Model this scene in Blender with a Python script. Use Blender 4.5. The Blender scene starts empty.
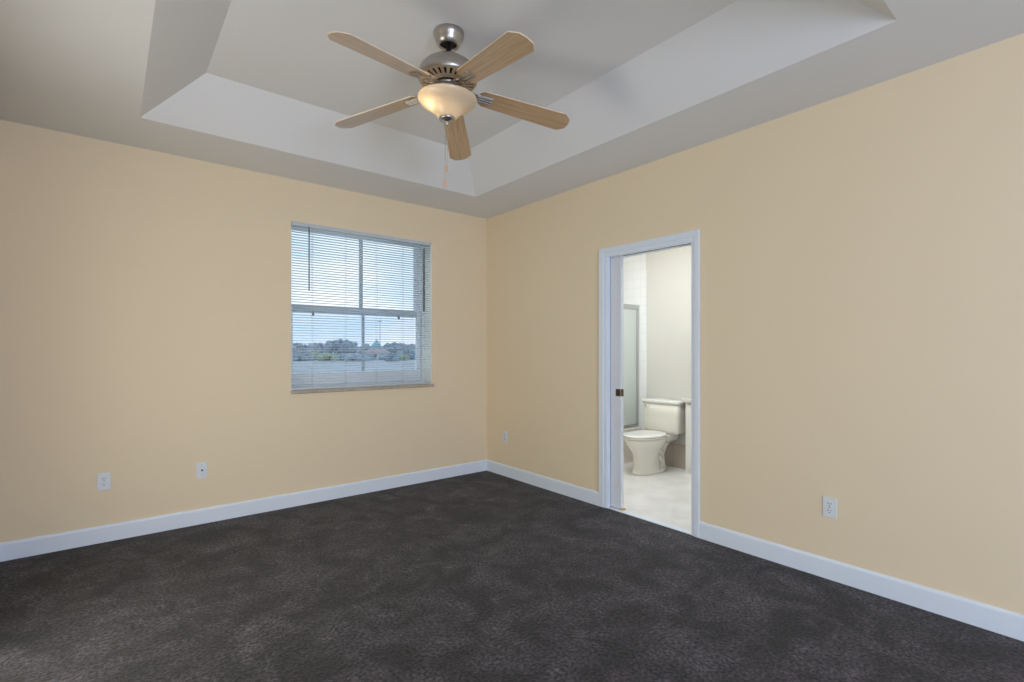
import bpy, bmesh, math, random
from mathutils import Vector, Matrix
random.seed(7)
R = math.radians
PI = math.pi
scene = bpy.context.scene
col = scene.collection

# ------------------------------------------------------------------ camera
CAM = Vector((-3.209, -4.397, 1.31))
cd = bpy.data.cameras.new('camera')
cd.sensor_width = 36.0
cd.lens = 498.0 / 1024.0 * 36.0
cd.shift_y = 9.0 / 1024.0
cd.clip_end = 3000
cam = bpy.data.objects.new('camera', cd)
cam.location = CAM
cam.rotation_euler = (R(90), 0, R(-39.0))
col.objects.link(cam)
scene.camera = cam

# ------------------------------------------------------------------ exposure
vs = scene.view_settings
vs.view_transform = 'Standard'
vs.look = 'None'
vs.exposure = 0.0
vs.gamma = 1.0
vs.use_curve_mapping = False

# ------------------------------------------------------------------ sky
w = bpy.data.worlds.new('sky')
scene.world = w
w.use_nodes = True
nt = w.node_tree
nt.nodes.clear()
out = nt.nodes.new('ShaderNodeOutputWorld')
bg = nt.nodes.new('ShaderNodeBackground')
tc = nt.nodes.new('ShaderNodeTexCoord')
mp = nt.nodes.new('ShaderNodeMapping')
mp.inputs['Scale'].default_value = (1.6, 1.6, 4.5)
mp.inputs['Location'].default_value = (0.3, 0.0, 0.45)
nz = nt.nodes.new('ShaderNodeTexNoise')
nz.inputs['Scale'].default_value = 2.6
nz.inputs['Detail'].default_value = 5
rp = nt.nodes.new('ShaderNodeValToRGB')
rp.color_ramp.elements[0].position = 0.42
rp.color_ramp.elements[0].color = (0.66, 0.84, 1.0, 1)
rp.color_ramp.elements[1].position = 0.62
rp.color_ramp.elements[1].color = (0.98, 0.99, 1.0, 1)
nt.links.new(tc.outputs['Generated'], mp.inputs['Vector'])
nt.links.new(mp.outputs['Vector'], nz.inputs['Vector'])
nt.links.new(nz.outputs['Fac'], rp.inputs['Fac'])
nt.links.new(rp.outputs['Color'], bg.inputs['Color'])
bg.inputs['Strength'].default_value = 1.38
nt.links.new(bg.outputs['Background'], out.inputs['Surface'])

# ------------------------------------------------------------------ daylight, bathroom and added fill lights
def area(name, loc, rot, sx, sy, power, color):
    l = bpy.data.lights.new(name, 'AREA')
    l.shape = 'RECTANGLE'
    l.size = sx
    l.size_y = sy
    l.energy = power
    l.color = color
    o = bpy.data.objects.new(name, l)
    o.location = loc
    o.rotation_euler = rot
    col.objects.link(o)
    return o

RX0, RY0 = -3.75, -8.5          # room extents
HC, HT = 2.74, 2.99             # ceiling / tray ceiling
# daylight entering by the glazed door in the wall behind the camera
area('daylight_door', (-2.95, RY0 - 0.06, 1.12), (R(102), 0, R(-8)), 1.3, 1.9, 148, (0.62, 0.725, 1.0))
# added upward lamp behind the camera, brightens the right tray slope
area('tray_fill', (RX0 - 0.10, -5.2, 1.0), (0, R(-122), 0), 1.3, 1.3, 11, (0.62, 0.78, 1.0))
# added warm fill lamp in a side-wall opening, outside the frame
area('warm_fill', (RX0 - 0.10, -1.9, 1.05), (0, R(-98), 0), 1.9, 0.9, 19, (1.0, 0.93, 0.75))
# bathroom ceiling fixture
area('bathroom_light', (0.50, -1.55, 2.66), (0, 0, 0), 0.8, 1.2, 33, (0.87, 0.94, 1.0))

# ------------------------------------------------------------------ materials
def mat(name, color, rough=0.5, metal=0.0, spec=0.5, coat=0.0):
    m = bpy.data.materials.new(name)
    m.use_nodes = True
    b = m.node_tree.nodes['Principled BSDF']
    b.inputs['Base Color'].default_value = (*color, 1)
    b.inputs['Roughness'].default_value = rough
    b.inputs['Metallic'].default_value = metal
    b.inputs['Specular IOR Level'].default_value = spec
    b.inputs['Coat Weight'].default_value = coat
    b.inputs['Coat Roughness'].default_value = 0.15
    return m

def bump(m, scale, strength, dist=0.002, detail=3):
    n = m.node_tree
    b = n.nodes['Principled BSDF']
    c = n.nodes.new('ShaderNodeTexCoord')
    t = n.nodes.new('ShaderNodeTexNoise')
    t.inputs['Scale'].default_value = scale
    t.inputs['Detail'].default_value = detail
    bp = n.nodes.new('ShaderNodeBump')
    bp.inputs['Strength'].default_value = strength
    bp.inputs['Distance'].default_value = dist
    n.links.new(c.outputs['Object'], t.inputs['Vector'])
    n.links.new(t.outputs['Fac'], bp.inputs['Height'])
    n.links.new(bp.outputs['Normal'], b.inputs['Normal'])
    return m

def mottled(name, c0, c1, scale, rough, detail=4, p0=0.35, p1=0.65, stretch=(1, 1, 1)):
    m = mat(name, c0, rough)
    n = m.node_tree
    b = n.nodes['Principled BSDF']
    c = n.nodes.new('ShaderNodeTexCoord')
    mpn = n.nodes.new('ShaderNodeMapping')
    mpn.inputs['Scale'].default_value = stretch
    t = n.nodes.new('ShaderNodeTexNoise')
    t.inputs['Scale'].default_value = scale
    t.inputs['Detail'].default_value = detail
    r = n.nodes.new('ShaderNodeValToRGB')
    r.color_ramp.elements[0].position = p0
    r.color_ramp.elements[0].color = (*c0, 1)
    r.color_ramp.elements[1].position = p1
    r.color_ramp.elements[1].color = (*c1, 1)
    n.links.new(c.outputs['Object'], mpn.inputs['Vector'])
    n.links.new(mpn.outputs['Vector'], t.inputs['Vector'])
    n.links.new(t.outputs['Fac'], r.inputs['Fac'])
    n.links.new(r.outputs['Color'], b.inputs['Base Color'])
    return m

def carpet_material():
    m = mat('carpet', (0.05, 0.045, 0.046), 0.95, spec=0.15)
    n = m.node_tree
    b = n.nodes['Principled BSDF']
    b.inputs['Sheen Weight'].default_value = 0.15
    b.inputs['Sheen Roughness'].default_value = 0.6
    c = n.nodes.new('ShaderNodeTexCoord')
    fine = n.nodes.new('ShaderNodeTexNoise')
    fine.inputs['Scale'].default_value = 62
    fine.inputs['Detail'].default_value = 5
    fine.inputs['Roughness'].default_value = 0.7
    big = n.nodes.new('ShaderNodeTexNoise')
    big.inputs['Scale'].default_value = 4.5
    big.inputs['Detail'].default_value = 5
    big.inputs['Roughness'].default_value = 0.62
    big.inputs['Distortion'].default_value = 0.6
    r1 = n.nodes.new('ShaderNodeValToRGB')
    r1.color_ramp.elements[0].position = 0.42
    r1.color_ramp.elements[0].color = (0.010, 0.009, 0.010, 1)
    r1.color_ramp.elements[1].position = 0.61
    r1.color_ramp.elements[1].color = (0.082, 0.075, 0.089, 1)
    r2 = n.nodes.new('ShaderNodeValToRGB')
    r2.color_ramp.elements[0].position = 0.40
    r2.color_ramp.elements[0].color = (0.50, 0.50, 0.50, 1)
    r2.color_ramp.elements[1].position = 0.66
    r2.color_ramp.elements[1].color = (1.7, 1.66, 1.68, 1)
    mx = n.nodes.new('ShaderNodeMix')
    mx.data_type = 'RGBA'
    mx.blend_type = 'MULTIPLY'
    mx.inputs['Factor'].default_value = 1.0
    for t in (fine, big):
        n.links.new(c.outputs['Object'], t.inputs['Vector'])
    n.links.new(fine.outputs['Fac'], r1.inputs['Fac'])
    n.links.new(big.outputs['Fac'], r2.inputs['Fac'])
    n.links.new(r1.outputs['Color'], mx.inputs['A'])
    n.links.new(r2.outputs['Color'], mx.inputs['B'])
    n.links.new(mx.outputs['Result'], b.inputs['Base Color'])
    nap = n.nodes.new('ShaderNodeTexNoise')
    nap.inputs['Scale'].default_value = 7.5
    nap.inputs['Detail'].default_value = 6
    nap.inputs['Roughness'].default_value = 0.7
    r3 = n.nodes.new('ShaderNodeValToRGB')
    r3.color_ramp.elements[0].position = 0.52
    r3.color_ramp.elements[0].color = (1, 1, 1, 1)
    r3.color_ramp.elements[1].position = 0.70
    r3.color_ramp.elements[1].color = (1.9, 1.9, 1.95, 1)
    mx2 = n.nodes.new('ShaderNodeMix')
    mx2.data_type = 'RGBA'
    mx2.blend_type = 'MULTIPLY'
    mx2.inputs['Factor'].default_value = 1.0
    n.links.new(c.outputs['Object'], nap.inputs['Vector'])
    n.links.new(nap.outputs['Fac'], r3.inputs['Fac'])
    n.links.new(mx.outputs['Result'], mx2.inputs['A'])
    n.links.new(r3.outputs['Color'], mx2.inputs['B'])
    n.links.new(mx2.outputs['Result'], b.inputs['Base Color'])
    bp = n.nodes.new('ShaderNodeBump')
    bp.inputs['Strength'].default_value = 0.9
    bp.inputs['Distance'].default_value = 0.012
    n.links.new(fine.outputs['Fac'], bp.inputs['Height'])
    n.links.new(bp.outputs['Normal'], b.inputs['Normal'])
    return m

def tile_material(name, c0, c1, mortar, bw, bh, rough, axes='YZ'):
    m = mat(name, c0, rough)
    n = m.node_tree
    b = n.nodes['Principled BSDF']
    c = n.nodes.new('ShaderNodeTexCoord')
    sp = n.nodes.new('ShaderNodeSeparateXYZ')
    cb = n.nodes.new('ShaderNodeCombineXYZ')
    t = n.nodes.new('ShaderNodeTexBrick')
    t.offset = 0.0
    t.inputs['Scale'].default_value = 1.0
    t.inputs['Brick Width'].default_value = bw
    t.inputs['Row Height'].default_value = bh
    t.inputs['Mortar Size'].default_value = 0.003
    t.inputs['Color1'].default_value = (*c0, 1)
    t.inputs['Color2'].default_value = (*c1, 1)
    t.inputs['Mortar'].default_value = (*mortar, 1)
    n.links.new(c.outputs['Object'], sp.inputs['Vector'])
    n.links.new(sp.outputs[axes[0]], cb.inputs['X'])
    n.links.new(sp.outputs[axes[1]], cb.inputs['Y'])
    n.links.new(cb.outputs['Vector'], t.inputs['Vector'])
    n.links.new(t.outputs['Color'], b.inputs['Base Color'])
    return m

def wood_material(name, c0, c1, rough, coat):
    m = mat(name, c0, rough, coat=coat)
    n = m.node_tree
    b = n.nodes['Principled BSDF']
    c = n.nodes.new('ShaderNodeTexCoord')
    mpn = n.nodes.new('ShaderNodeMapping')
    mpn.inputs['Scale'].default_value = (2.2, 42, 42)
    t = n.nodes.new('ShaderNodeTexNoise')
    t.inputs['Scale'].default_value = 1.6
    t.inputs['Detail'].default_value = 5
    t.inputs['Distortion'].default_value = 0.9
    r = n.nodes.new('ShaderNodeValToRGB')
    r.color_ramp.elements[0].position = 0.36
    r.color_ramp.elements[0].color = (*c0, 1)
    r.color_ramp.elements[1].position = 0.62
    r.color_ramp.elements[1].color = (*c1, 1)
    n.links.new(c.outputs['Object'], mpn.inputs['Vector'])
    n.links.new(mpn.outputs['Vector'], t.inputs['Vector'])
    n.links.new(t.outputs['Fac'], r.inputs['Fac'])
    n.links.new(r.outputs['Color'], b.inputs['Base Color'])
    return m

def glass_material(name, tint=(0.97, 0.99, 1.0), gl=0.06):
    m = bpy.data.materials.new(name)
    m.use_nodes = True
    n = m.node_tree
    n.nodes.clear()
    o = n.nodes.new('ShaderNodeOutputMaterial')
    mix = n.nodes.new('ShaderNodeMixShader')
    tr = n.nodes.new('ShaderNodeBsdfTransparent')
    tr.inputs['Color'].default_value = (*tint, 1)
    g = n.nodes.new('ShaderNodeBsdfGlossy')
    g.inputs['Roughness'].default_value = 0.02
    mix.inputs['Fac'].default_value = gl
    n.links.new(tr.outputs[0], mix.inputs[1])
    n.links.new(g.outputs[0], mix.inputs[2])
    n.links.new(mix.outputs[0], o.inputs['Surface'])
    return m

def translucent_material(name, color, trans, rough=0.3, gloss=0.08):
    m = bpy.data.materials.new(name)
    m.use_nodes = True
    n = m.node_tree
    n.nodes.clear()
    o = n.nodes.new('ShaderNodeOutputMaterial')
    mix = n.nodes.new('ShaderNodeMixShader')
    d = n.nodes.new('ShaderNodeBsdfDiffuse')
    t = n.nodes.new('ShaderNodeBsdfTranslucent')
    d.inputs['Color'].default_value = (*color, 1)
    t.inputs['Color'].default_value = (*color, 1)
    mix.inputs['Fac'].default_value = trans
    n.links.new(d.outputs[0], mix.inputs[1])
    n.links.new(t.outputs[0], mix.inputs[2])
    g = n.nodes.new('ShaderNodeBsdfGlossy')
    g.inputs['Roughness'].default_value = rough
    mix2 = n.nodes.new('ShaderNodeMixShader')
    mix2.inputs['Fac'].default_value = gloss
    n.links.new(mix.outputs[0], mix2.inputs[1])
    n.links.new(g.outputs[0], mix2.inputs[2])
    n.links.new(mix2.outputs[0], o.inputs['Surface'])
    return m

M = {}
M['wall'] = bump(mat('peach_wall_paint', (0.86, 0.722, 0.51), 0.6, spec=0.3), 160, 0.12)
M['ceiling'] = bump(mat('ceiling_paint', (0.81, 0.81, 0.81), 0.85, spec=0.2), 120, 0.18)
M['white'] = mat('white_trim_paint', (0.80, 0.875, 0.96), 0.35)
M['door'] = mat('door_paint', (0.76, 0.78, 0.83), 0.4)
M['carpet'] = carpet_material()
M['plate'] = mat('white_plate_plastic', (0.78, 0.82, 0.85), 0.35)
M['slot'] = mat('dark_slot', (0.03, 0.03, 0.035), 0.6)
M['steel'] = mat('chrome', (0.75, 0.75, 0.75), 0.2, 1.0)
M['nickel'] = mat('brushed_nickel', (0.50, 0.47, 0.44), 0.33, 1.0)
M['ventmetal'] = mat('nickel_bulb_glow', (0.62, 0.50, 0.36), 0.62, 0.6)  # nickel tinted warm to carry the amber glow of the bulb
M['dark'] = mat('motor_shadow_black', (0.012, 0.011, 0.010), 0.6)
M['wood'] = wood_material('oak_blade', (0.43, 0.265, 0.135), (0.57, 0.385, 0.225), 0.42, 0.9)
_w = M['wood'].node_tree.nodes['Principled BSDF']
_w.inputs['Coat IOR'].default_value = 1.65
_w.inputs['Coat Roughness'].default_value = 0.28
M['edge'] = mat('blade_edge', (0.80, 0.68, 0.52), 0.5)
M['bowl'] = translucent_material('alabaster_glass', (0.80, 0.71, 0.57), 0.45)
M['amber'] = mat('amber_fob', (0.85, 0.42, 0.22), 0.35)
M['vinyl'] = mat('window_vinyl', (0.84, 0.92, 0.99), 0.45)
M['muntin'] = mat('muntin_backlit', (0.40, 0.50, 0.58), 0.45)  # frame colour darkened to give the muntins their backlit shade
M['rail_backlit'] = mat('meeting_rail_backlit', (0.52, 0.62, 0.71), 0.45)  # backlit shade of the rail put into its colour
M['glass'] = glass_material('window_glass')
M['screen'] = bpy.data.materials.new('insect_mesh')
M['screen'].use_nodes = True
_n = M['screen'].node_tree
_n.nodes.clear()
_o = _n.nodes.new('ShaderNodeOutputMaterial')
_t = _n.nodes.new('ShaderNodeBsdfTransparent')
_t.inputs['Color'].default_value = (0.88, 0.91, 0.965, 1)
_n.links.new(_t.outputs[0], _o.inputs['Surface'])
M['slat'] = translucent_material('blind_slat', (0.90, 0.92, 0.92), 0.20, 0.4, 0.04)
M['blindrail'] = mat('blind_rail_shaded', (0.60, 0.66, 0.70), 0.45)  # white rails greyed for the shade they sit in
M['wand'] = mat('wand_backlit', (0.06, 0.09, 0.12), 0.25)  # near-black colour stands for the wand seen against the sky
M['cord'] = mat('blind_cord', (0.55, 0.60, 0.64), 0.8)
M['lock'] = mat('sash_lock', (0.10, 0.12, 0.13), 0.5)  # dark because the locks are seen backlit
M['returns'] = mat('return_outdoor_lit', (0.93, 0.94, 0.87), 0.6)  # paler than the wall paint, for outdoor light on the returns
M['sill'] = mottled('marble_sill', (0.42, 0.35, 0.26), (0.54, 0.47, 0.38), 14, 0.35)
M['bronze'] = mat('aged_brass', (0.16, 0.11, 0.05), 0.4, 1.0)
M['brass'] = mat('brass', (0.70, 0.47, 0.20), 0.35, 1.0)
M['bathwall'] = bump(mat('bathroom_wall_paint', (0.70, 0.685, 0.645), 0.6, spec=0.3), 160, 0.1)
M['tile'] = tile_material('white_wall_tile', (0.90, 0.91, 0.92), (0.88, 0.89, 0.90), (0.80, 0.81, 0.82), 0.108, 0.108, 0.18)
M['floortile'] = mottled('bathroom_floor_tile', (0.74, 0.72, 0.69), (0.84, 0.83, 0.81), 5, 0.3)
M['basetile'] = tile_material('beige_base_tile', (0.58, 0.51, 0.43), (0.55, 0.48, 0.41), (0.45, 0.40, 0.34), 0.30, 0.40, 0.3)
M['china'] = mat('bone_china', (0.86, 0.84, 0.77), 0.12, coat=0.4)
M['seat'] = mat('white_seat', (0.86, 0.85, 0.81), 0.2, coat=0.3)
M['alu'] = mat('brushed_aluminium', (0.58, 0.60, 0.60), 0.38, 0.9)
M['frost'] = translucent_material('frosted_glass', (0.94, 0.98, 0.96), 0.6, 0.25, 0.08)
M['tub'] = mat('tub_enamel', (0.80, 0.75, 0.66), 0.15)
M['vanity'] = mat('vanity_white', (0.86, 0.85, 0.82), 0.35)
M['counter'] = mottled('cultured_marble', (0.72, 0.70, 0.66), (0.80, 0.78, 0.75), 9, 0.2)
M['field'] = mottled('field_grass_hazed', (0.33, 0.40, 0.41), (0.45, 0.49, 0.52), 0.03, 0.95, 5)  # distance haze mixed into the grass colours
M['roof'] = mat('roof_tile', (0.40, 0.33, 0.34), 0.9)
M['housewall'] = mat('house_stucco', (0.55, 0.56, 0.58), 0.9)
M['pole'] = mat('weathered_pole', (0.05, 0.06, 0.08), 0.9)
M['bark'] = mat('bark', (0.16, 0.14, 0.12), 0.9)
TREES = [mottled('foliage_haze_blue', (0.17, 0.26, 0.33), (0.25, 0.35, 0.43), 0.6, 0.9),  # foliage colours include the bluish haze of distance
         mottled('foliage_haze_grey', (0.24, 0.32, 0.38), (0.34, 0.42, 0.48), 0.6, 0.9),
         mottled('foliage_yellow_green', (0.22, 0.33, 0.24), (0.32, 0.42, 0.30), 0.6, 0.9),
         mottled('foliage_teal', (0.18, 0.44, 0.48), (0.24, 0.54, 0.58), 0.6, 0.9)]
M['bulb'] = bpy.data.materials.new('bulb_glow')
M['bulb'].use_nodes = True
_b = M['bulb'].node_tree.nodes['Principled BSDF']
_b.inputs['Emission Color'].default_value = (1.0, 0.72, 0.40, 1)
_b.inputs['Emission Strength'].default_value = 20

# ------------------------------------------------------------------ mesh helpers
def box(bm, x0, x1, y0, y1, z0, z1, bev=0.0, seg=2):
    v = [bm.verts.new((x, y, z)) for x in (x0, x1) for y in (y0, y1) for z in (z0, z1)]
    fs = [(0, 1, 3, 2), (4, 6, 7, 5), (0, 4, 5, 1), (2, 3, 7, 6), (0, 2, 6, 4), (1, 5, 7, 3)]
    faces = [bm.faces.new([v[i] for i in f]) for f in fs]
    if bev:
        es = list({e for f in faces for e in f.edges})
        bmesh.ops.bevel(bm, geom=es, offset=bev, segments=seg, affect='EDGES', profile=0.5)
    return v

def ring_loft(bm, rings, cap0=True, cap1=True, smooth=True):
    rv = [[bm.verts.new(p) for p in r] for r in rings]
    n = len(rv[0])
    for a, b in zip(rv[:-1], rv[1:]):
        for i in range(n):
            f = bm.faces.new((a[i], a[(i + 1) % n], b[(i + 1) % n], b[i]))
            f.smooth = smooth
    if cap0:
        bm.faces.new(rv[0][::-1])
    if cap1:
        bm.faces.new(rv[-1])
    return rv

def lathe(bm, prof, n=40, c=(0, 0, 0), cap0=True, cap1=True):
    rings = [[(c[0] + r * math.cos(2 * PI * i / n), c[1] + r * math.sin(2 * PI * i / n), c[2] + z) for i in range(n)] for r, z in prof]
    ring_loft(bm, rings, cap0, cap1)

def tube(bm, pts, r, n=10):
    pts = [Vector(p) for p in pts]
    rings = []
    for i, p in enumerate(pts):
        d = (pts[min(i + 1, len(pts) - 1)] - pts[max(i - 1, 0)]).normalized()
        up = Vector((0, 0, 1)) if abs(d.z) < 0.9 else Vector((1, 0, 0))
        a = d.cross(up).normalized()
        b = d.cross(a)
        rr = r[i] if isinstance(r, (list, tuple)) else r
        rings.append([p + a * rr * math.cos(2 * PI * k / n) + b * rr * math.sin(2 * PI * k / n) for k in range(n)])
    ring_loft(bm, rings)

def prism(bm, poly, axis, a0, a1):
    def P(p, a):
        return {'x': (a, p[0], p[1]), 'y': (p[0], a, p[1]), 'z': (p[0], p[1], a)}[axis]
    A = [bm.verts.new(P(p, a0)) for p in poly]
    B = [bm.verts.new(P(p, a1)) for p in poly]
    n = len(poly)
    for i in range(n):
        bm.faces.new((A[i], A[(i + 1) % n], B[(i + 1) % n], B[i]))
    bm.faces.new(A[::-1])
    bm.faces.new(B)

def link(name, bm, m, parent=None, auto=None):
    bmesh.ops.recalc_face_normals(bm, faces=bm.faces[:])
    me = bpy.data.meshes.new(name)
    bm.to_mesh(me)
    bm.free()
    for mm in (m if isinstance(m, (list, tuple)) else [m]):
        me.materials.append(mm)
    o = bpy.data.objects.new(name, me)
    col.objects.link(o)
    if parent is not None:
        o.parent = parent
    return o

def B():
    return bmesh.new()

def boxes(name, m, lst, parent=None, bev=0.0):
    bm = B()
    for b in lst:
        box(bm, *b, bev=bev)
    return link(name, bm, m, parent)

def struct(o):
    o['kind'] = 'structure'
    return o

def tag(o, label, cat, group=None):
    o['label'] = label
    o['category'] = cat
    if group:
        o['group'] = group
    return o

def empty(name, loc, rz=0.0):
    o = bpy.data.objects.new(name, None)
    o.location = loc
    o.rotation_euler = (0, 0, rz)
    o.empty_display_size = 0.1
    col.objects.link(o)
    return o

# ------------------------------------------------------------------ room shell
TX0, TX1, TY0, TY1 = -3.06, -0.55, -3.77, -0.575     # tray opening
SP = 0.31                                            # splay of its sides
WX0, WX1, WZ0, WZ1 = -2.025, -0.684, 0.955, 2.392    # window opening
DY0, DY1, DZ = -2.458, -1.69, 2.078                  # doorway
WT = 0.12
X1 = 1.72                                            # bathroom far wall

bm = B()
box(bm, RX0 - 0.2, 0.03, RY0 - 0.2, 0.02, -0.10, 0.0)
struct(link('floor', bm, M['carpet']))

def ceiling():
    bm = B()
    o = [(RX0 - .1, RY0 - .1), (0.06, RY0 - .1), (0.06, .1), (RX0 - .1, .1)]
    i = [(TX0, TY0), (TX1, TY0), (TX1, TY1), (TX0, TY1)]
    t = [(TX0 + SP, TY0 + SP), (TX1 - SP, TY0 + SP), (TX1 - SP, TY1 - SP), (TX0 + SP, TY1 - SP)]
    O = [bm.verts.new((*p, HC)) for p in o]
    I = [bm.verts.new((*p, HC)) for p in i]
    T = [bm.verts.new((*p, HT)) for p in t]
    U = [bm.verts.new((*p, HT + .12)) for p in o]
    for k in range(4):
        n = (k + 1) % 4
        bm.faces.new((O[k], O[n], I[n], I[k]))
        bm.faces.new((I[k], I[n], T[n], T[k]))
        bm.faces.new((O[k], U[k], U[n], O[n]))
    bm.faces.new(T)
    bm.faces.new(U)
    return struct(link('ceiling', bm, M['ceiling']))
ceiling()

# far wall with the window (left half of the photograph)
struct(boxes('wall_left', M['wall'], [
    (RX0 - .2, WX0, 0, .26, -.1, HC + .02), (WX1, 0.0, 0, .26, -.1, HC + .02),
    (WX0, WX1, 0, .26, -.1, WZ0 - .012), (WX0, WX1, 0, .26, WZ1, HC + .02)]))
# wall with the doorway (right half); it is hollow beside the opening for the pocket door
struct(boxes('wall_right', M['wall'], [
    (0, WT, -1.60, .26, -.1, HC + .02),
    (0, .030, DY1 + .012, -1.60, -.1, HC + .02), (.088, WT, DY1 + .012, -1.60, -.1, HC + .02),
    (0, WT, RY0, DY0 - .012, -.1, HC + .02),
    (0, WT, DY0 - .012, DY1 + .012, DZ + .014, HC + .02)]))
# walls beside and behind the camera, side openings added for the fill lamps
struct(boxes('wall_side', M['wall'], [
    (RX0 - .16, RX0, RY0, -5.9, -.1, HC + .02), (RX0 - .16, RX0, -4.5, -2.42, -.1, HC + .02),
    (RX0 - .16, RX0, -5.9, -4.5, -.1, .3), (RX0 - .16, RX0, -5.9, -4.5, 1.75, HC + .02), (RX0 - .16, RX0, -1.38, 0.0, -.1, HC + .02),
    (RX0 - .16, RX0, -2.42, -1.38, 2.06, HC + .02)]))
struct(boxes('wall_rear', M['wall'], [
    (RX0 - .16, -3.68, RY0 - .16, RY0, -.1, HC + .02), (-2.2, WT, RY0 - .16, RY0, -.1, HC + .02),
    (-3.68, -2.2, RY0 - .16, RY0, 2.12, HC + .02)]))

BASE = [(0, 0), (.014, 0), (.014, .100), (.0115, .109), (.006, .115), (0, .115)]
def baseboard(name, axis, a0, a1, sgn, off):
    bm = B()
    prism(bm, [(off + sgn * d, z) for d, z in BASE], axis, a0, a1)
    return struct(link(name, bm, M['white']))
baseboard('baseboard_left', 'x', RX0, 0, -1, 0)
baseboard('baseboard_right', 'y', -1.612, -.014, -1, 0)
baseboard('baseboard_right', 'y', RY0, -2.522, -1, 0)
baseboard('baseboard_side', 'y', -1.38, -.014, 1, RX0)

# ------------------------------------------------------------------ doorway trim
def casing():
    bm = B()
    # stepped profile: raised outer band and thinner inner band
    L0, L1, Rr0, Rr1, T0, T1 = DY1, DY1 + .081, DY0, DY0 - .064, DZ, DZ + .074
    box(bm, -.018, 0, L0 + .030, L1, 0, T1, .004)
    box(bm, -.011, 0, L0 - .0, L0 + .032, 0, T0 + .0, .003)
    box(bm, -.018, 0, Rr1, Rr0 - .026, 0, T1, .004)
    box(bm, -.011, 0, Rr0 - .028, Rr0, 0, T0, .003)
    box(bm, -.0178, 0, Rr0 - .026, L0 + .030, T0 + .030, T1, .004)
    box(bm, -.011, 0, Rr0 - .028, L0 + .032, T0, T0 + .032, .003)
    return struct(link('trim_1', bm, M['white']))
casing()
# jamb lining: full on the right side, split on the left around the pocket, split head with the track slot
bm = B()
box(bm, 0, WT, DY0 - .012, DY0, 0, DZ)
box(bm, 0, .034, DY1, DY1 + .012, 0, DZ)
box(bm, .084, WT, DY1, DY1 + .012, 0, DZ)
box(bm, 0, .036, DY0, DY1 + .012, DZ, DZ + .014)
box(bm, .082, WT, DY0, DY1 + .012, DZ, DZ + .014)
struct(link('trim_2', bm, M['white']))
bm = B()
box(bm, .036, .082, DY0, DY1 + .012, DZ + .006, DZ + .014)
struct(link('trim_3', bm, M['slot']))

# pocket door, slid into the wall with its edge showing
dr = empty('door_1', (0, DY1, 0))
struct(dr)
def at(bm, dx, dy, dz):
    bmesh.ops.translate(bm, verts=bm.verts[:], vec=(dx, dy, dz))
    return bm
bm = B()
box(bm, .042, .077, -1.795, -1.605, .012, DZ + .006, .0015)
link('slab', at(bm, 0, -DY1, 0), M['door'], dr)
bm = B()
box(bm, .0395, .0425, -1.792, -1.744, .930, .990)
lp = link('latch_plate', at(bm, 0, -DY1, 0), M['bronze'], dr)
lp['label'] = 'aged bronze flush pull on the door face'
bm = B()
box(bm, .0385, .0400, -1.782, -1.756, .940, .980)
link('pull_recess', at(bm, 0, -DY1, 0), M['slot'], lp)
bm = B()
box(bm, .0430, .0760, -1.7968, -1.7945, .930, .990)
link('edge_plate', at(bm, 0, -DY1, 0), M['bronze'], dr)
bm = B()
box(bm, .036, .084, -1.815, -1.780, 0.0, .010)
link('floor_guide', at(bm, 0, -DY1, 0), M['brass'], dr)

# threshold between carpet and tile
bm = B()
box(bm, .0, .045, DY0, DY1, -.02, .006, .003)
struct(link('trim_4', bm, M['white']))

# ------------------------------------------------------------------ window
win = empty('window_1', ((WX0 + WX1) / 2, .2, WZ0))
struct(win)
def wloc(bm):
    return at(bm, -(WX0 + WX1) / 2, -.2, -WZ0)
FX0, FX1, FZ0, FZ1 = WX0, WX1, WZ0, WZ1
J = .028
bm = B()
box(bm, FX0, FX0 + J, .16, .26, FZ0, FZ1)
box(bm, FX1 - J, FX1, .16, .26, FZ0, FZ1)
box(bm, FX0 + J, FX1 - J, .16, .26, FZ0, FZ0 + .045)
box(bm, FX0 + J, FX1 - J, .16, .26, FZ1 - .008, FZ1)
box(bm, FX1 - J - .010, FX1 - J, .205, .222, FZ0 + .045, FZ1 - .008)
box(bm, FX0 + J, FX0 + J + .010, .205, .222, FZ0 + .045, FZ1 - .008)
link('window_frame', wloc(bm), M['vinyl'], win)
bm = B()
box(bm, FX1 - J - .004, FX1 - J, .186, .204, FZ0 + .05, 1.66)
box(bm, FX1 - .012, FX1 - .0032, .138, .158, 1.71, FZ1 - .04)
link('shadow_gap', wloc(bm), M['slot'], win)  # dark strips painting the shadow gap beside sash and return
GX0, GX1 = -1.965, -.762
MX = -1.325
def sash(name, y0, y1, z0, z1, top, bot, m0):
    bm = B()
    box(bm, FX0 + J + .004, GX0, y0, y1, z0, z1, .003)
    box(bm, GX1, FX1 - J - .006, y0, y1, z0, z1, .003)
    box(bm, GX0, GX1, y0, y1, *((z1 - top, z1) if bot < .1 else (z0, z0 + bot)), .003)
    s = link(name, wloc(bm), M['vinyl'], win)
    bm = B()
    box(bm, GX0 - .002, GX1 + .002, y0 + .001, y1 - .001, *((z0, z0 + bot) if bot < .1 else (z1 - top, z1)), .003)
    link('meeting_rail', wloc(bm), M['rail_backlit'], s)
    bm = B()
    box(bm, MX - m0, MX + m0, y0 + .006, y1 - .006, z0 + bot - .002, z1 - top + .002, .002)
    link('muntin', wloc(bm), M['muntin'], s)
    bm = B()
    ym = (y0 + y1) / 2
    box(bm, GX0 - .004, GX1 + .004, ym - .002, ym + .002, z0 + bot - .004, z1 - top + .004)
    link('pane', wloc(bm), M['glass'], s)
    return s
sash('upper_sash', .224, .254, 1.650, FZ1 - .009, .014, .064, .017)
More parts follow.
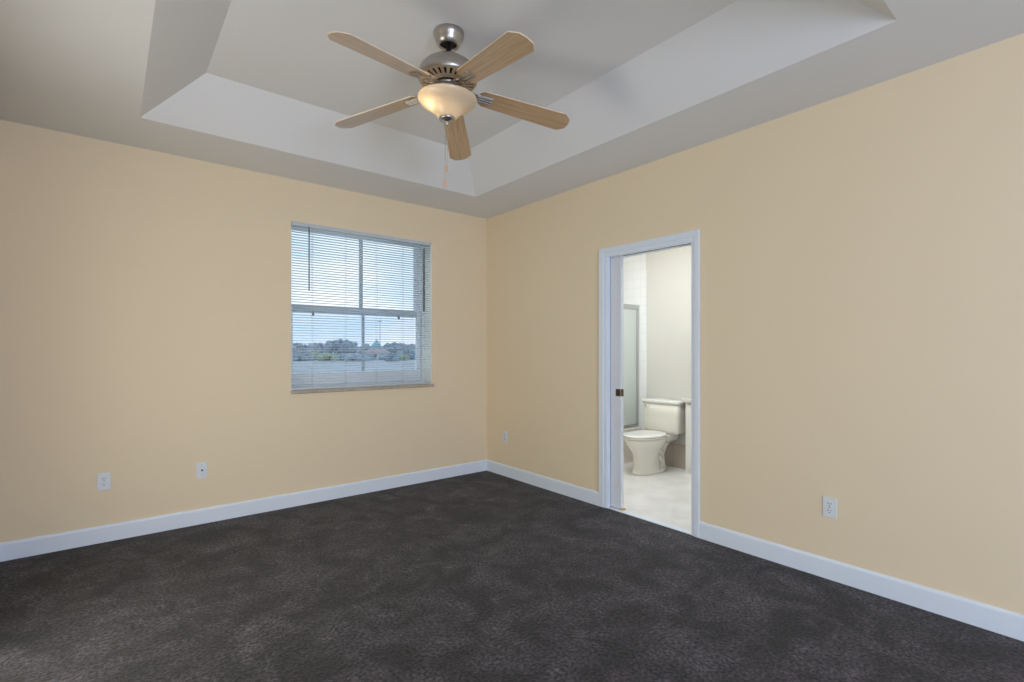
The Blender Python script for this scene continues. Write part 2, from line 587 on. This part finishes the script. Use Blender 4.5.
ls = sash('lower_sash', .170, .202, FZ0 + .047, 1.694, .038, .107, .012)
for px in (-1.795, -.965):
    bm = B()
    box(bm, px - .010, px + .010, .158, .171, 1.612, 1.648, .003)
    link('sash_lock', wloc(bm), M['lock'], ls)
bm = B()
box(bm, GX0 - .02, GX1 + .02, .2555, .2570, FZ0 + .05, 1.66)
sc_ = link('insect_screen', wloc(bm), M['screen'], win)
# marble stool at the bottom of the opening
bm = B()
box(bm, WX0 - .004, WX1 + .018, -.016, .0, WZ0 - .014, WZ0 + .014, .004)
box(bm, WX0 + .001, WX1 - .001, -.002, .17, WZ0 - .012, WZ0)
box(bm, WX0 + .001, WX1 - .001, -.002, .02, WZ0 - .010, WZ0 + .012)
struct(link('trim_5', bm, M['sill']))
# plastered returns of the window opening
bm = B()
box(bm, WX1 - .003, WX1, .003, .16, WZ0, WZ1)
box(bm, WX0, WX0 + .003, .003, .16, WZ0, WZ1)
box(bm, WX0 + .003, WX1 - .003, .003, .16, WZ1 - .003, WZ1)
struct(link('trim_6', bm, M['returns']))

# ------------------------------------------------------------------ mini blind
bl = empty('window_blind', ((WX0 + WX1) / 2, .022, WZ1))
tag(bl, 'white horizontal mini blind, lowered with slats open, inside the bedroom window', 'blind')
def bloc(bm):
    return at(bm, -(WX0 + WX1) / 2, -.022, -WZ1)
BX0, BX1 = WX0 + .006, WX1 - .006
bm = B()
box(bm, BX0, BX1, .004, .040, WZ1 - .034, WZ1 - .004, .003)
link('head_rail', bloc(bm), M['blindrail'], bl)
SLZ1, SLZ0, NS = WZ1 - .042, WZ0 + .062, 62
bm = B()
for i in range(NS):
    z = SLZ1 + (SLZ0 - SLZ1) * i / (NS - 1)
    tilt = R(-10)
    rows = []
    for k in range(5):
        u = -1 + k * .5
        y = .022 + .0125 * u * math.cos(tilt)
        zz = z + .0125 * u * math.sin(tilt) + .0016 * (1 - u * u)
        rows.append((bm.verts.new((BX0 + .002, y, zz)), bm.verts.new((BX1 - .002, y, zz))))
    for a, b in zip(rows[:-1], rows[1:]):
        f = bm.faces.new((a[0], a[1], b[1], b[0]))
        f.smooth = True
sl = link('slats', bloc(bm), M['slat'], bl)
md = sl.modifiers.new('thick', 'SOLIDIFY')
md.thickness = .0007
bm = B()
box(bm, BX0, BX1, .009, .035, WZ0 + .018, WZ0 + .036, .004)
link('bottom_rail', bloc(bm), M['blindrail'], bl)
for x in (-1.845, -1.555, -1.262, -.995):
    bm = B()
    for y in (.0085, .0355):
        tube(bm, [(x, y, WZ1 - .03), (x, y, WZ0 + .030)], .0011, 6)
    link('ladder_cord', bloc(bm), M['cord'], bl)
bm = B()
tube(bm, [(-1.880, -.004, WZ1 - .045), (-1.880, -.004, 1.815)], .0048, 8)
tube(bm, [(-1.880, .006, WZ1 - .022), (-1.880, -.004, WZ1 - .046)], .0025, 8)
wd = link('wand', bloc(bm), M['wand'], bl)
wd['label'] = 'slim tilt wand, darkened as backlit, hanging at the left end'

# ------------------------------------------------------------------ wall plates
def duplex(loc, rz, label, group):
    t = empty('electrical_outlet', loc, rz)             # local -Y faces the room
    tag(t, label, 'outlet', group)
    bm = B()
    box(bm, -.036, .036, -.006, 0, -.058, .058, .003)
    link('cover_plate', bm, M['plate'], t)
    for s in (-1, 1):
        bm = B()
        ring = []
        for k in range(24):
            a = 2 * PI * k / 24
            ring.append((.0165 * math.cos(a), max(-.0135, min(.0135, .0165 * math.sin(a))) + s * .0195))
        prism(bm, ring, 'y', -.0085, -.004)
        rc = link('receptacle', bm, M['plate'], t)
        bm = B()
        box(bm, -.0085, -.0055, -.0092, -.008, s * .0195 + .000, s * .0195 + .0095)
        box(bm, .0055, .0085, -.0092, -.008, s * .0195 + .001, s * .0195 + .0085)
        lathe_y = []
        for k in range(12):
            a = 2 * PI * k / 12
            lathe_y.append((.0030 * math.cos(a), s * .0195 - .0075 + .0030 * math.sin(a)))
        prism(bm, lathe_y, 'y', -.0092, -.008)
        link('slots', bm, M['slot'], rc)
    bm = B()
    prism(bm, [(.003 * math.cos(2 * PI * k / 10), .003 * math.sin(2 * PI * k / 10)) for k in range(10)], 'y', -.0075, -.005)
    link('screw', bm, M['steel'], t)
    return t
duplex((-3.234, 0, .412), 0, 'white duplex outlet on the window wall, at far left near the baseboard', 'duplex wall outlets')
duplex((0, -.326, .405), R(-90), 'white duplex outlet between the room corner and the doorway', 'duplex wall outlets')
duplex((0, -3.327, .409), R(-90), 'white duplex outlet on the wall right of the doorway', 'duplex wall outlets')
cp = empty('cable_outlet', (-2.662, 0, .403))
tag(cp, 'white cable wall plate with one round jack, below and left of the window', 'wall plate')
bm = B()
box(bm, -.036, .036, -.006, 0, -.058, .058, .003)
link('cover_plate', bm, M['plate'], cp)
bm = B()
prism(bm, [(.0075 * math.cos(2 * PI * k / 6), .0075 * math.sin(2 * PI * k / 6)) for k in range(6)], 'y', -.009, -.005)
prism(bm, [(.0048 * math.cos(2 * PI * k / 14), .0048 * math.sin(2 * PI * k / 14)) for k in range(14)], 'y', -.017, -.008)
j = link('jack', bm, M['slot'], cp)
j['label'] = 'dark threaded jack'
for s in (-1, 1):
    bm = B()
    prism(bm, [(.003 * math.cos(2 * PI * k / 10), s * .042 + .003 * math.sin(2 * PI * k / 10)) for k in range(10)], 'y', -.0075, -.005)
    link('screw', bm, M['steel'], cp)

# ------------------------------------------------------------------ ceiling fan
FC = (-1.808, -2.135)
fan = empty('ceiling_fan', (FC[0], FC[1], HT))
fan.rotation_euler = Matrix.Rotation(R(1.2), 3, Vector((math.sin(R(39)), math.cos(R(39)), 0))).to_euler()
tag(fan, 'brushed nickel ceiling fan with five oak blades and a glowing bowl light', 'ceiling fan')
def Z(z):
    return z - HT
def fl(name, prof, m, parent=fan, n=48, cap0=True, cap1=True):
    bm = B()
    lathe(bm, [(r, Z(z)) for r, z in prof], n, cap0=cap0, cap1=cap1)
    return link(name, bm, m, parent)
cn = fl('canopy', [(.080, 2.990), (.081, 2.978), (.078, 2.962), (.074, 2.956), (.072, 2.952), (.068, 2.936), (.060, 2.925),
              (.056, 2.921), (.050, 2.918), (.046, 2.920), (.045, 2.935)], M['nickel'], cap0=True, cap1=False)
fl('canopy_opening', [(.0452, 2.934), (.012, 2.934)], M['dark'], cn, cap0=False, cap1=True)
fl('downrod', [(.011, 2.945), (.011, 2.852), (.024, 2.850), (.026, 2.842)], M['nickel'])
fl('motor_housing', [(.020, 2.855), (.060, 2.850), (.095, 2.838), (.125, 2.818), (.146, 2.795), (.155, 2.772), (.157, 2.755), (.156, 2.738),
                     (.152, 2.734)], M['nickel'], cap1=False)
# underside vent plate: annulus with radial slots
bm = B()
NV = 26
prof = [(.153, 2.7345), (.138, 2.7315), (.096, 2.7235), (.066, 2.720)]
def ringpt(r, z, a):
    return (r * math.cos(a), r * math.sin(a), Z(z))
for k in range(NV):
    a0 = 2 * PI * k / NV
    a1 = 2 * PI * (k + .56) / NV
    a2 = 2 * PI * (k + 1) / NV
    for q in range(3):
        (r0, z0), (r1, z1) = prof[q], prof[q + 1]
        bm.faces.new([bm.verts.new(ringpt(*p)) for p in ((r0, z0, a0), (r0, z0, a1), (r1, z1, a1), (r1, z1, a0))])
        if q != 1:
            bm.faces.new([bm.verts.new(ringpt(*p)) for p in ((r0, z0, a1), (r0, z0, a2), (r1, z1, a2), (r1, z1, a1))])
bmesh.ops.remove_doubles(bm, verts=bm.verts[:], dist=1e-5)
vp = link('vent_plate', bm, M['ventmetal'], fan)
md = vp.modifiers.new('thick', 'SOLIDIFY')
md.thickness = .003
fl('motor_core', [(.150, 2.752), (.085, 2.744), (.067, 2.728), (.067, 2.716), (.060, 2.716)], M['dark'])
fl('flywheel', [(.058, 2.730), (.060, 2.712), (.056, 2.704), (.044, 2.702), (.042, 2.690), (.044, 2.670), (.060, 2.662), (.100, 2.652), (.130, 2.646), (.135, 2.640), (.02, 2.640)], M['nickel'])
# glass bowl, open at the top, with wall thickness
bo = [(.148, 2.6440), (.155, 2.6400), (.156, 2.6340), (.152, 2.6260), (.143, 2.6160), (.130, 2.6060), (.113, 2.5960), (.096, 2.5860),
      (.081, 2.5750), (.069, 2.5630), (.059, 2.5510), (.050, 2.5400), (.030, 2.5340), (.012, 2.5330)]
fl('glass_bowl', bo, M['bowl'], cap0=False, cap1=True)
fn = fl('finial', [(.043, 2.540), (.044, 2.533), (.040, 2.527), (.028, 2.522), (.014, 2.519), (.009, 2.514), (.011, 2.507), (.007, 2.500), (.003, 2.498)], M['nickel'])
# bulb: the lit one sits on the window side of the bowl
cr = Vector((math.cos(R(39 + 180)), 0, 0))
BP = Vector((-.074, .014, Z(2.628)))
bm = B()
lathe(bm, [(.010, .030), (.013, .018), (.022, .004), (.024, -.006), (.018, -.020), (.006, -.026)], 20, c=BP)
link('bulb', bm, M['bulb'], fan)
# blades
RT, RB = .700, .165
def blade_outline():
    w0, w1 = .058, .072
    pts = [(RB + .010, -w0 + .018), (RB + .030, -w0), (RT - .042, -w1), (RT - .006, -w1 + .034), (RT, 0),
           (RT - .006, w1 - .034), (RT - .042, w1), (RB + .030, w0), (RB + .010, w0 - .018), (RB, 0)]
    return pts
A0, SLOPES, PITCH, BZ = -165.3, (0.100, 0.110, 0.115, 0.165, 0.175), -11.0, 2.697
for k in range(5):
    a = R(A0 + 72 * k)
    pv = Matrix.Rotation(a, 4, 'Z') @ Matrix.Translation((0, 0, Z(BZ))) @ Matrix.Rotation(math.atan(SLOPES[k]), 4, 'Y') @ Matrix.Rotation(R(PITCH), 4, 'X')
    bm = B()
    prism(bm, blade_outline(), 'z', -.003, .003)
    bd = link('blade', bm, [M['wood'], M['edge']], fan)
    bd.matrix_local = pv
    for p in bd.data.polygons:
        if abs(p.normal.z) < .5:
            p.material_index = 1
    # blade iron: arm from the flywheel to a ribbed bracket screwed under the blade
    bm = B()
    box(bm,   .150, .248, -.028, .028, -.0095, -.0032, .003)
    for s in (-.018, 0, .018):
        box(bm, .160, .245, s - .005, s + .005, -.0135, -.009, .002)
    tube(bm, [(.050, -.012, .012), (.100, -.014, .004), (.160, -.016, -.006)], [.007, .007, .006], 8)
    tube(bm, [(.050, .012, .012), (.100, .014, .004), (.160, .016, -.006)], [.007, .007, .006], 8)
    link('blade_iron', bm, M['nickel'], bd)

# pull chains with amber fobs
for (dx, dy, zb, r) in ((.006, -.002, 2.255, .006), (-.004, .004, 2.178, .006)):
    bm = B()
    z = 2.502
    while z > zb + .03:
        bmesh.ops.create_icosphere(bm, subdivisions=1, radius=.0019, matrix=Matrix.Translation((dx, dy, Z(z))))
        z -= .0036
    pc = link('pull_chain', bm, M['steel'], fan)
    bm = B()
    lathe(bm, [(.002, .036), (.0045, .030), (.006, .014), (.0062, .004), (.0045, 0)], 14, c=(dx, dy, Z(zb)))
    f = link('fob', bm, M['amber'], pc)
    f['label'] = 'amber cylindrical chain pull'

# ------------------------------------------------------------------ bathroom
bm = B()
box(bm, .03, X1 + .1, -3.2, .1, -.10, .0005)
struct(link('floor_bathroom', bm, M['floortile']))
struct(boxes('ceiling_bathroom', M['ceiling'], [(.0601, X1 + .1, -3.3, .26, HC, HC + .08)]))
struct(boxes('wall_bathroom', M['bathwall'], [(X1, X1 + .1, -3.3, .26, -.1, HC + .02), (WT, X1, -3.3, -3.2, -.1, HC + .02),
                                             (WT, X1, .0, .26, -.1, HC + .02)]))
struct(boxes('wall_shower', M['tile'], [(X1 - .010, X1, -.835, 0, .0, HC - .001), (WT, X1 - .010, -.010, 0, 0, HC - .001)]))
struct(boxes('baseboard_bathroom', M['basetile'], [(X1 - .010, X1, -1.438, -.836, 0, .262)], bev=.002))

# bathtub along the tiled wall
tb = empty('bathtub', (.92, -.38, 0))
tag(tb, 'cream built-in bathtub behind the frosted shower door', 'bathtub')
bm = B()
def rrect(x0, x1, y0, y1, z, r, n=6):
    pts = []
    for cx, cy, s in ((x1 - r, y1 - r, 0), (x0 + r, y1 - r, 90), (x0 + r, y0 + r, 180), (x1 - r, y0 + r, 270)):
        for k in range(n + 1):
            a = R(s + 90 * k / n)
            pts.append((cx + r * math.cos(a), cy + r * math.sin(a), z))
    return pts
ring_loft(bm, [rrect(.122, X1 - .012, -.755, -.012, 0.0, .006), rrect(.122, X1 - .012, -.755, -.012, .385, .006),
               rrect(.126, X1 - .016, -.750, -.016, .395, .006),
               rrect(.20, X1 - .09, -.665, -.085, .395, .10), rrect(.23, X1 - .12, -.64, -.11, .30, .12), rrect(.30, X1 - .2, -.58, -.17, .08, .12)],
          cap0=True, cap1=True, smooth=False)
link('basin', at(bm, -.92, .38, 0), M['tub'], tb)

# sliding shower door on the tub rim
sd = empty('shower_door', (.92, -.715, .395))
tag(sd, 'frosted glass sliding shower door in a brushed metal frame on the bathtub', 'shower door')
def sl_(bm):
    return at(bm, -.92, .715, -.395)
bm = B()
box(bm, .125, X1 - .012, -.740, -.690, 1.800, 1.845, .003)
link('header', sl_(bm), M['alu'], sd)
bm = B()
box(bm, .125, X1 - .012, -.735, -.695, .3955, .420, .003)
link('sill_track', sl_(bm), M['alu'], sd)
for x0, x1 in ((.123, .150), (X1 - .042, X1 - .011)):
    bm = B()
    box(bm, x0, x1, -.737, -.693, .420, 1.800, .002)
    link('side_post', sl_(bm), M['alu'], sd)
for x0, x1, y0, y1 in ((.155, .97, -.712, -.702), (.90, X1 - .043, -.728, -.718)):
    bm = B()
    box(bm, x0 + .012, x1 - .012, y0 + .003, y1 - .003, .432, 1.788)
    gp = link('glass_panel', sl_(bm), M['frost'], sd)
    bm = B()
    for b in ((x0, x0 + .014, .421, 1.80), (x1 - .014, x1, .421, 1.80)):
        box(bm, b[0], b[1], y0, y1, b[2], b[3])
    box(bm, x0, x1, y0, y1, .421, .435)
    box(bm, x0, x1, y0, y1, 1.785, 1.80)
    link('panel_frame', sl_(bm), M['alu'], gp)

# toilet, back to the far wall, facing the doorway; local +X is its front
to = empty('toilet', (X1 - .012, -1.155, .0005), R(180))
tag(to, 'bone coloured two-piece toilet with closed white lid, seen through the doorway', 'toilet')
def egg(x0, x1, hw, z, n=32, back=0.82):
    xc = x0 + (x1 - x0) * .42
    pts = []
    for k in range(n):
        a = 2 * PI * k / n
        c, s = math.cos(a), math.sin(a)
        L = (x1 - xc) if c >= 0 else (xc - x0)
        e = 1.0 if c >= 0 else back
        pts.append((xc + L * math.copysign(abs(c) ** e, c), hw * math.copysign(abs(s) ** e, s), z))
    return pts
bm = B()
ring_loft(bm, [egg(.255, .640, .112, 0), egg(.255, .640, .112, .018), egg(.265, .628, .104, .05), egg(.275, .622, .098, .12),
               egg(.275, .628, .100, .19), egg(.262, .650, .118, .235), egg(.240, .690, .148, .28), egg(.215, .725, .172, .325),
               egg(.205, .740, .183, .362), egg(.207, .740, .183, .376), egg(.22, .725, .170, .380)])
# rear shelf under the tank and the trapway behind the pedestal
rs = []
for x0, x1, hw, z in ((.030, .30, .105, .300), (.012, .31, .128, .335), (.008, .32, .135, .385), (.012, .315, .130, .392)):
    rs.append([(p[0], p[1], z) for p in rrect(x0, x1, -hw, hw, z, .045)])
ring_loft(bm, rs)
for s in (-1, 1):
    tube(bm, [(.400, s * .085, .300), (.345, s * .080, .262), (.300, s * .076, .215), (.296, s * .074, .165), (.322, s * .074, .125), (.318, s * .076, .080), (.270, s * .078, .030)],
         [.030, .034, .036, .034, .032, .032, .028], 14)
ring_loft(bm, [egg(.150, .645, .114, 0), egg(.150, .645, .114, .020), egg(.160, .635, .104, .032), egg(.185, .60, .085, .040)])
rs = []
for x0, x1, hw, z in ((.165, .40, .078, .02), (.180, .40, .066, .10), (.185, .40, .066, .18), (.150, .40, .080, .26), (.090, .36, .095, .32)):
    rs.append([(p[0], p[1], z) for p in rrect(x0, x1, -hw, hw, z, .03)])
ring_loft(bm, rs)
bw = link('bowl', bm, M['china'], to)
for s in (-1, 1):
    bm = B()
    lathe(bm, [(.011, .0), (.011, .006), (.008, .012), (.003, .015)], 14, c=(.235, s * .096, .026))
    link('bolt_cap', bm, M['china'], to)
bm = B()
rings = []
for z, g in ((.383, 0.004), (.386, 0), (.395, 0), (.398, .004)):
    rings.append(egg(.235 + g, .748 - g, .190 - g, z))
ring_loft(bm, rings)
se = link('seat', bm, M['seat'], to)
bm = B()
rings = []
for z, g in ((.4005, .006), (.404, .001), (.412, .0), (.419, .006), (.423, .022), (.425, .06)):
    rings.append(egg(.228 + g, .750 - g, .191 - g, z))
ring_loft(bm, rings)
link('lid', bm, M['seat'], to)
for s in (-1, 1):
    bm = B()
    box(bm, .222, .252, s * .075 - .022, s * .075 + .022, .393, .416, .006, 3)
    link('hinge', bm, M['seat'], to)
bm = B()
rings = []
for z, x1, hw in ((.398, .175, .200), (.405, .185, .210), (.43, .190, .217), (.60, .198, .228), (.722, .202, .234)):
    rings.append(rrect(.006, x1, -hw, hw, z, .030))
ring_loft(bm, rings)
tk = link('tank', bm, M['china'], to)
bm = B()
rings = []
for z, g in ((.723, .004), (.728, 0), (.746, 0), (.754, .004), (.758, .014)):
    rings.append(rrect(.002 + g * .3, .214 - g, -.244 + g, .244 - g, z, .035))
ring_loft(bm, rings)
link('tank_lid', bm, M['seat'], to)
bm = B()
tube(bm, [(.198, -.185, .690), (.222, -.185, .690)], .011, 12)
tube(bm, [(.220, -.188, .691), (.223, -.165, .688), (.224, -.125, .680)], [.006, .006, .009], 10)
link('flush_handle', bm, M['steel'], to)

# narrow vanity beside the toilet, mostly hidden by the door casing
va = empty('vanity_cabinet', (1.64, -1.95, 0))
tag(va, 'white vanity cabinet with pale counter right of the toilet, cut by the casing', 'vanity')
def vl(bm):
    return at(bm, -1.64, 1.95, 0)
bm = B()
box(bm, 1.562, X1 - .001, -2.40, -1.440, 0.0006, .760)
link('body', vl(bm), M['vanity'], va)
for y0, y1 in ((-1.91, -1.46), (-2.38, -1.95)):
    bm = B()
    box(bm, 1.546, 1.562, y0, y1, .06, .735, .003)
    d = link('door', vl(bm), M['vanity'], va)
    bm = B()
    box(bm, 1.543, 1.547, y0 + .06, y1 - .06, .12, .675, .002)
    link('panel', vl(bm), M['vanity'], d)
bm = B()
box(bm, 1.525, X1 - .001, -2.42, -1.412, .760, .795, .006)
ct = link('countertop', vl(bm), M['counter'], va)
ct['label'] = 'pale stone counter'

# ------------------------------------------------------------------ outside
GZ = -2.9
bm = B()
v = [bm.verts.new(p) for p in ((-900, 1.0, GZ), (1500, 1.0, GZ), (1500, 1600, GZ), (-900, 1600, GZ))]
bm.faces.new(v)
struct(link('ground', bm, M['field']))

fwd = Vector((math.sin(R(39)), math.cos(R(39)), 0))
rgt = Vector((math.cos(R(39)), -math.sin(R(39)), 0))
def spot(px, D):
    p = CAM + fwd * D + rgt * ((px - 512) / 498 * D)
    return Vector((p.x, p.y, GZ))

def crown_mesh(bm, h, wd, blobs, base):
    for _ in range(blobs):
        t = random.random()
        zz = base + (h - base) * (.15 + .72 * t)
        rad = wd * .5 * (.75 - .45 * t)
        a = random.random() * 2 * PI
        rr = wd * .5 * (1 - .65 * t) * random.random() ** .5
        r0 = rad * random.uniform(.55, .85)
        M4 = Matrix.Translation((rr * math.cos(a), rr * math.sin(a), min(zz, h - r0 * .8))) @ Matrix.Diagonal((r0, r0, r0 * .85, 1))
        res = bmesh.ops.create_icosphere(bm, subdivisions=2, radius=1.0, matrix=M4)
        for vv in res['verts']:
            vv.co += Vector((random.uniform(-1, 1), random.uniform(-1, 1), random.uniform(-1, 1))) * r0 * .16

def tree(px, D, h, wd, kind, label, group):
    t = empty('tree', spot(px, D), random.random() * 6)
    tag(t, label, 'tree', group)
    bm = B()
    tube(bm, [(0, 0, 0), (.1, 0, h * .3), (0, .1, h * .55)], [wd * .05, wd * .04, wd * .02], 8)
    link('trunk', bm, M['bark'], t)
    bm = B()
    crown_mesh(bm, h, wd, 16, h * .12)
    link('crown', bm, TREES[kind], t)
    return t

def bush(px, D, h, wd, kind, label, group):
    bm = B()
    crown_mesh(bm, h, wd, 14, 0)
    for vv in bm.verts:
        vv.co.z = max(vv.co.z, 0.0)
    o = link('bush', bm, TREES[kind], None)
    o.location = spot(px, D)
    tag(o, label, 'bush', group)

G1 = ('blue green trees of the far tree line', 'grey green trees of the far tree line')
LT = ('bushy blue green tree in the far tree line seen through the window', 'bushy grey green tree in the far tree line seen through the window')
for i, (px, row, wd, kind) in enumerate(((287, 346, 9, 1), (297, 343, 9, 1), (305, 345, 8, 0), (313, 343, 9, 1), (321, 343, 9, 0), (331, 340, 10, 0), (339, 339, 9, 0),
                          (347, 340, 10, 0), (356, 343, 9, 1), (367, 345, 9, 1), (386, 344, 9, 1), (394, 343, 9, 0), (402, 344, 9, 1), (410, 344, 9, 1), (418, 344, 9, 0))):
    D = (259, 275, 291)[i % 3]
    h = (351.5 - row) / 498 * D + 4.21
    tree(px, D, h, wd * 1.05, kind, LT[kind], G1[kind])
# the teal conical tree
t = empty('conifer', spot(376.5, 243))
tag(t, 'teal green pointed tree left of the far pole, seen through the window', 'tree')
h = (350 - 339.0) / 498 * 243 + 4.21
bm = B()
tube(bm, [(0, 0, 0), (0, 0, h * .5)], [.3, .15], 8)
link('trunk', bm, M['bark'], t)
bm = B()
lv = 8
for i in range(lv):
    z0 = h * (.12 + .80 * i / lv)
    rad = 6.2 * (1 - i / lv) ** .8
    n = 14
    tip = bm.verts.new((0, 0, min(h, z0 + h * .26)))
    ring = [bm.verts.new((rad * (1 - .18 * (k % 2)) * math.cos(2 * PI * k / n), rad * (1 - .18 * (k % 2)) * math.sin(2 * PI * k / n), z0 + random.uniform(-.2, .2))) for k in range(n)]
    for k in range(n):
        bm.faces.new((ring[k], ring[(k + 1) % n], tip))
    bm.faces.new(ring[::-1])
link('crown', bm, TREES[3], t)

G2 = ('blue green scrub before the tree line', 'grey green scrub before the tree line', 'yellow green scrub before the tree line')
LB = ('low green bush, hazed bluish, on the field in front of the far trees', 'low green bush, hazed greyish, on the field in front of the far trees',
      'low yellow green bush on the field in front of the far trees')
for i, (px, D, h, wd, kind) in enumerate(((299, 225, 2.6, 6, 0), (306, 218, 3.0, 6, 0), (316, 215, 3.0, 8, 2), (327, 222, 3.2, 8, 2), (336, 210, 2.6, 8, 0), (346, 215, 2.6, 7, 1),
                           (355, 228, 2.8, 8, 1), (368, 222, 2.4, 7, 0), (383, 212, 2.2, 7, 1), (392, 222, 3.0, 6, 0), (400, 218, 2.6, 7, 2), (409, 215, 2.6, 7, 0))):
    bush(px, (186, 199, 212)[i % 3], h, wd, kind, LB[kind], G2[kind])

def house(px, D, wdt, dep, hw, hr, label):
    t = empty('house', spot(px, D), R(-39))
    tag(t, label, 'house')
    bm = B()
    box(bm, -wdt / 2, wdt / 2, -dep / 2, dep / 2, 0, hw)
    link('wall', bm, M['housewall'], t)
    bm = B()
    e = .6
    b = [bm.verts.new(p) for p in ((-wdt / 2 - e, -dep / 2 - e, hw), (wdt / 2 + e, -dep / 2 - e, hw), (wdt / 2 + e, dep / 2 + e, hw), (-wdt / 2 - e, dep / 2 + e, hw))]
    r = [bm.verts.new((-wdt / 2 + dep / 2, 0, hr)), bm.verts.new((wdt / 2 - dep / 2, 0, hr))]
    bm.faces.new((b[0], b[1], r[1], r[0]))
    bm.faces.new((b[2], b[3], r[0], r[1]))
    bm.faces.new((b[1], b[2], r[1]))
    bm.faces.new((b[3], b[0], r[0]))
    bm.faces.new(b[::-1])
    link('roof', bm, M['roof'], t)
    for xx in (-wdt * .3, 0, wdt * .3):
        bm = B()
        box(bm, xx - .7, xx + .7, -dep / 2 - .05, -dep / 2 + .02, 1.0, 2.3)
        link('window', bm, M['pole'], t)
house(377, 227, 10, 6, 3.0, 5.2, 'small house with reddish hip roof below the teal tree')

# utility pole
up = empty('utility_pole', spot(380, 234))
tag(up, 'thin dark utility pole rising above the far trees', 'pole')
hp = (350 - 319) / 498 * 234 + 4.21
bm = B()
tube(bm, [(0, 0, 0), (0, 0, hp)], [.15, .11], 8)
link('post', bm, M['pole'], up)
bm = B()
box(bm, -1.1, 1.1, -.08, .08, hp - 1.2, hp - 1.0)
link('crossarm', bm, M['pole'], up)
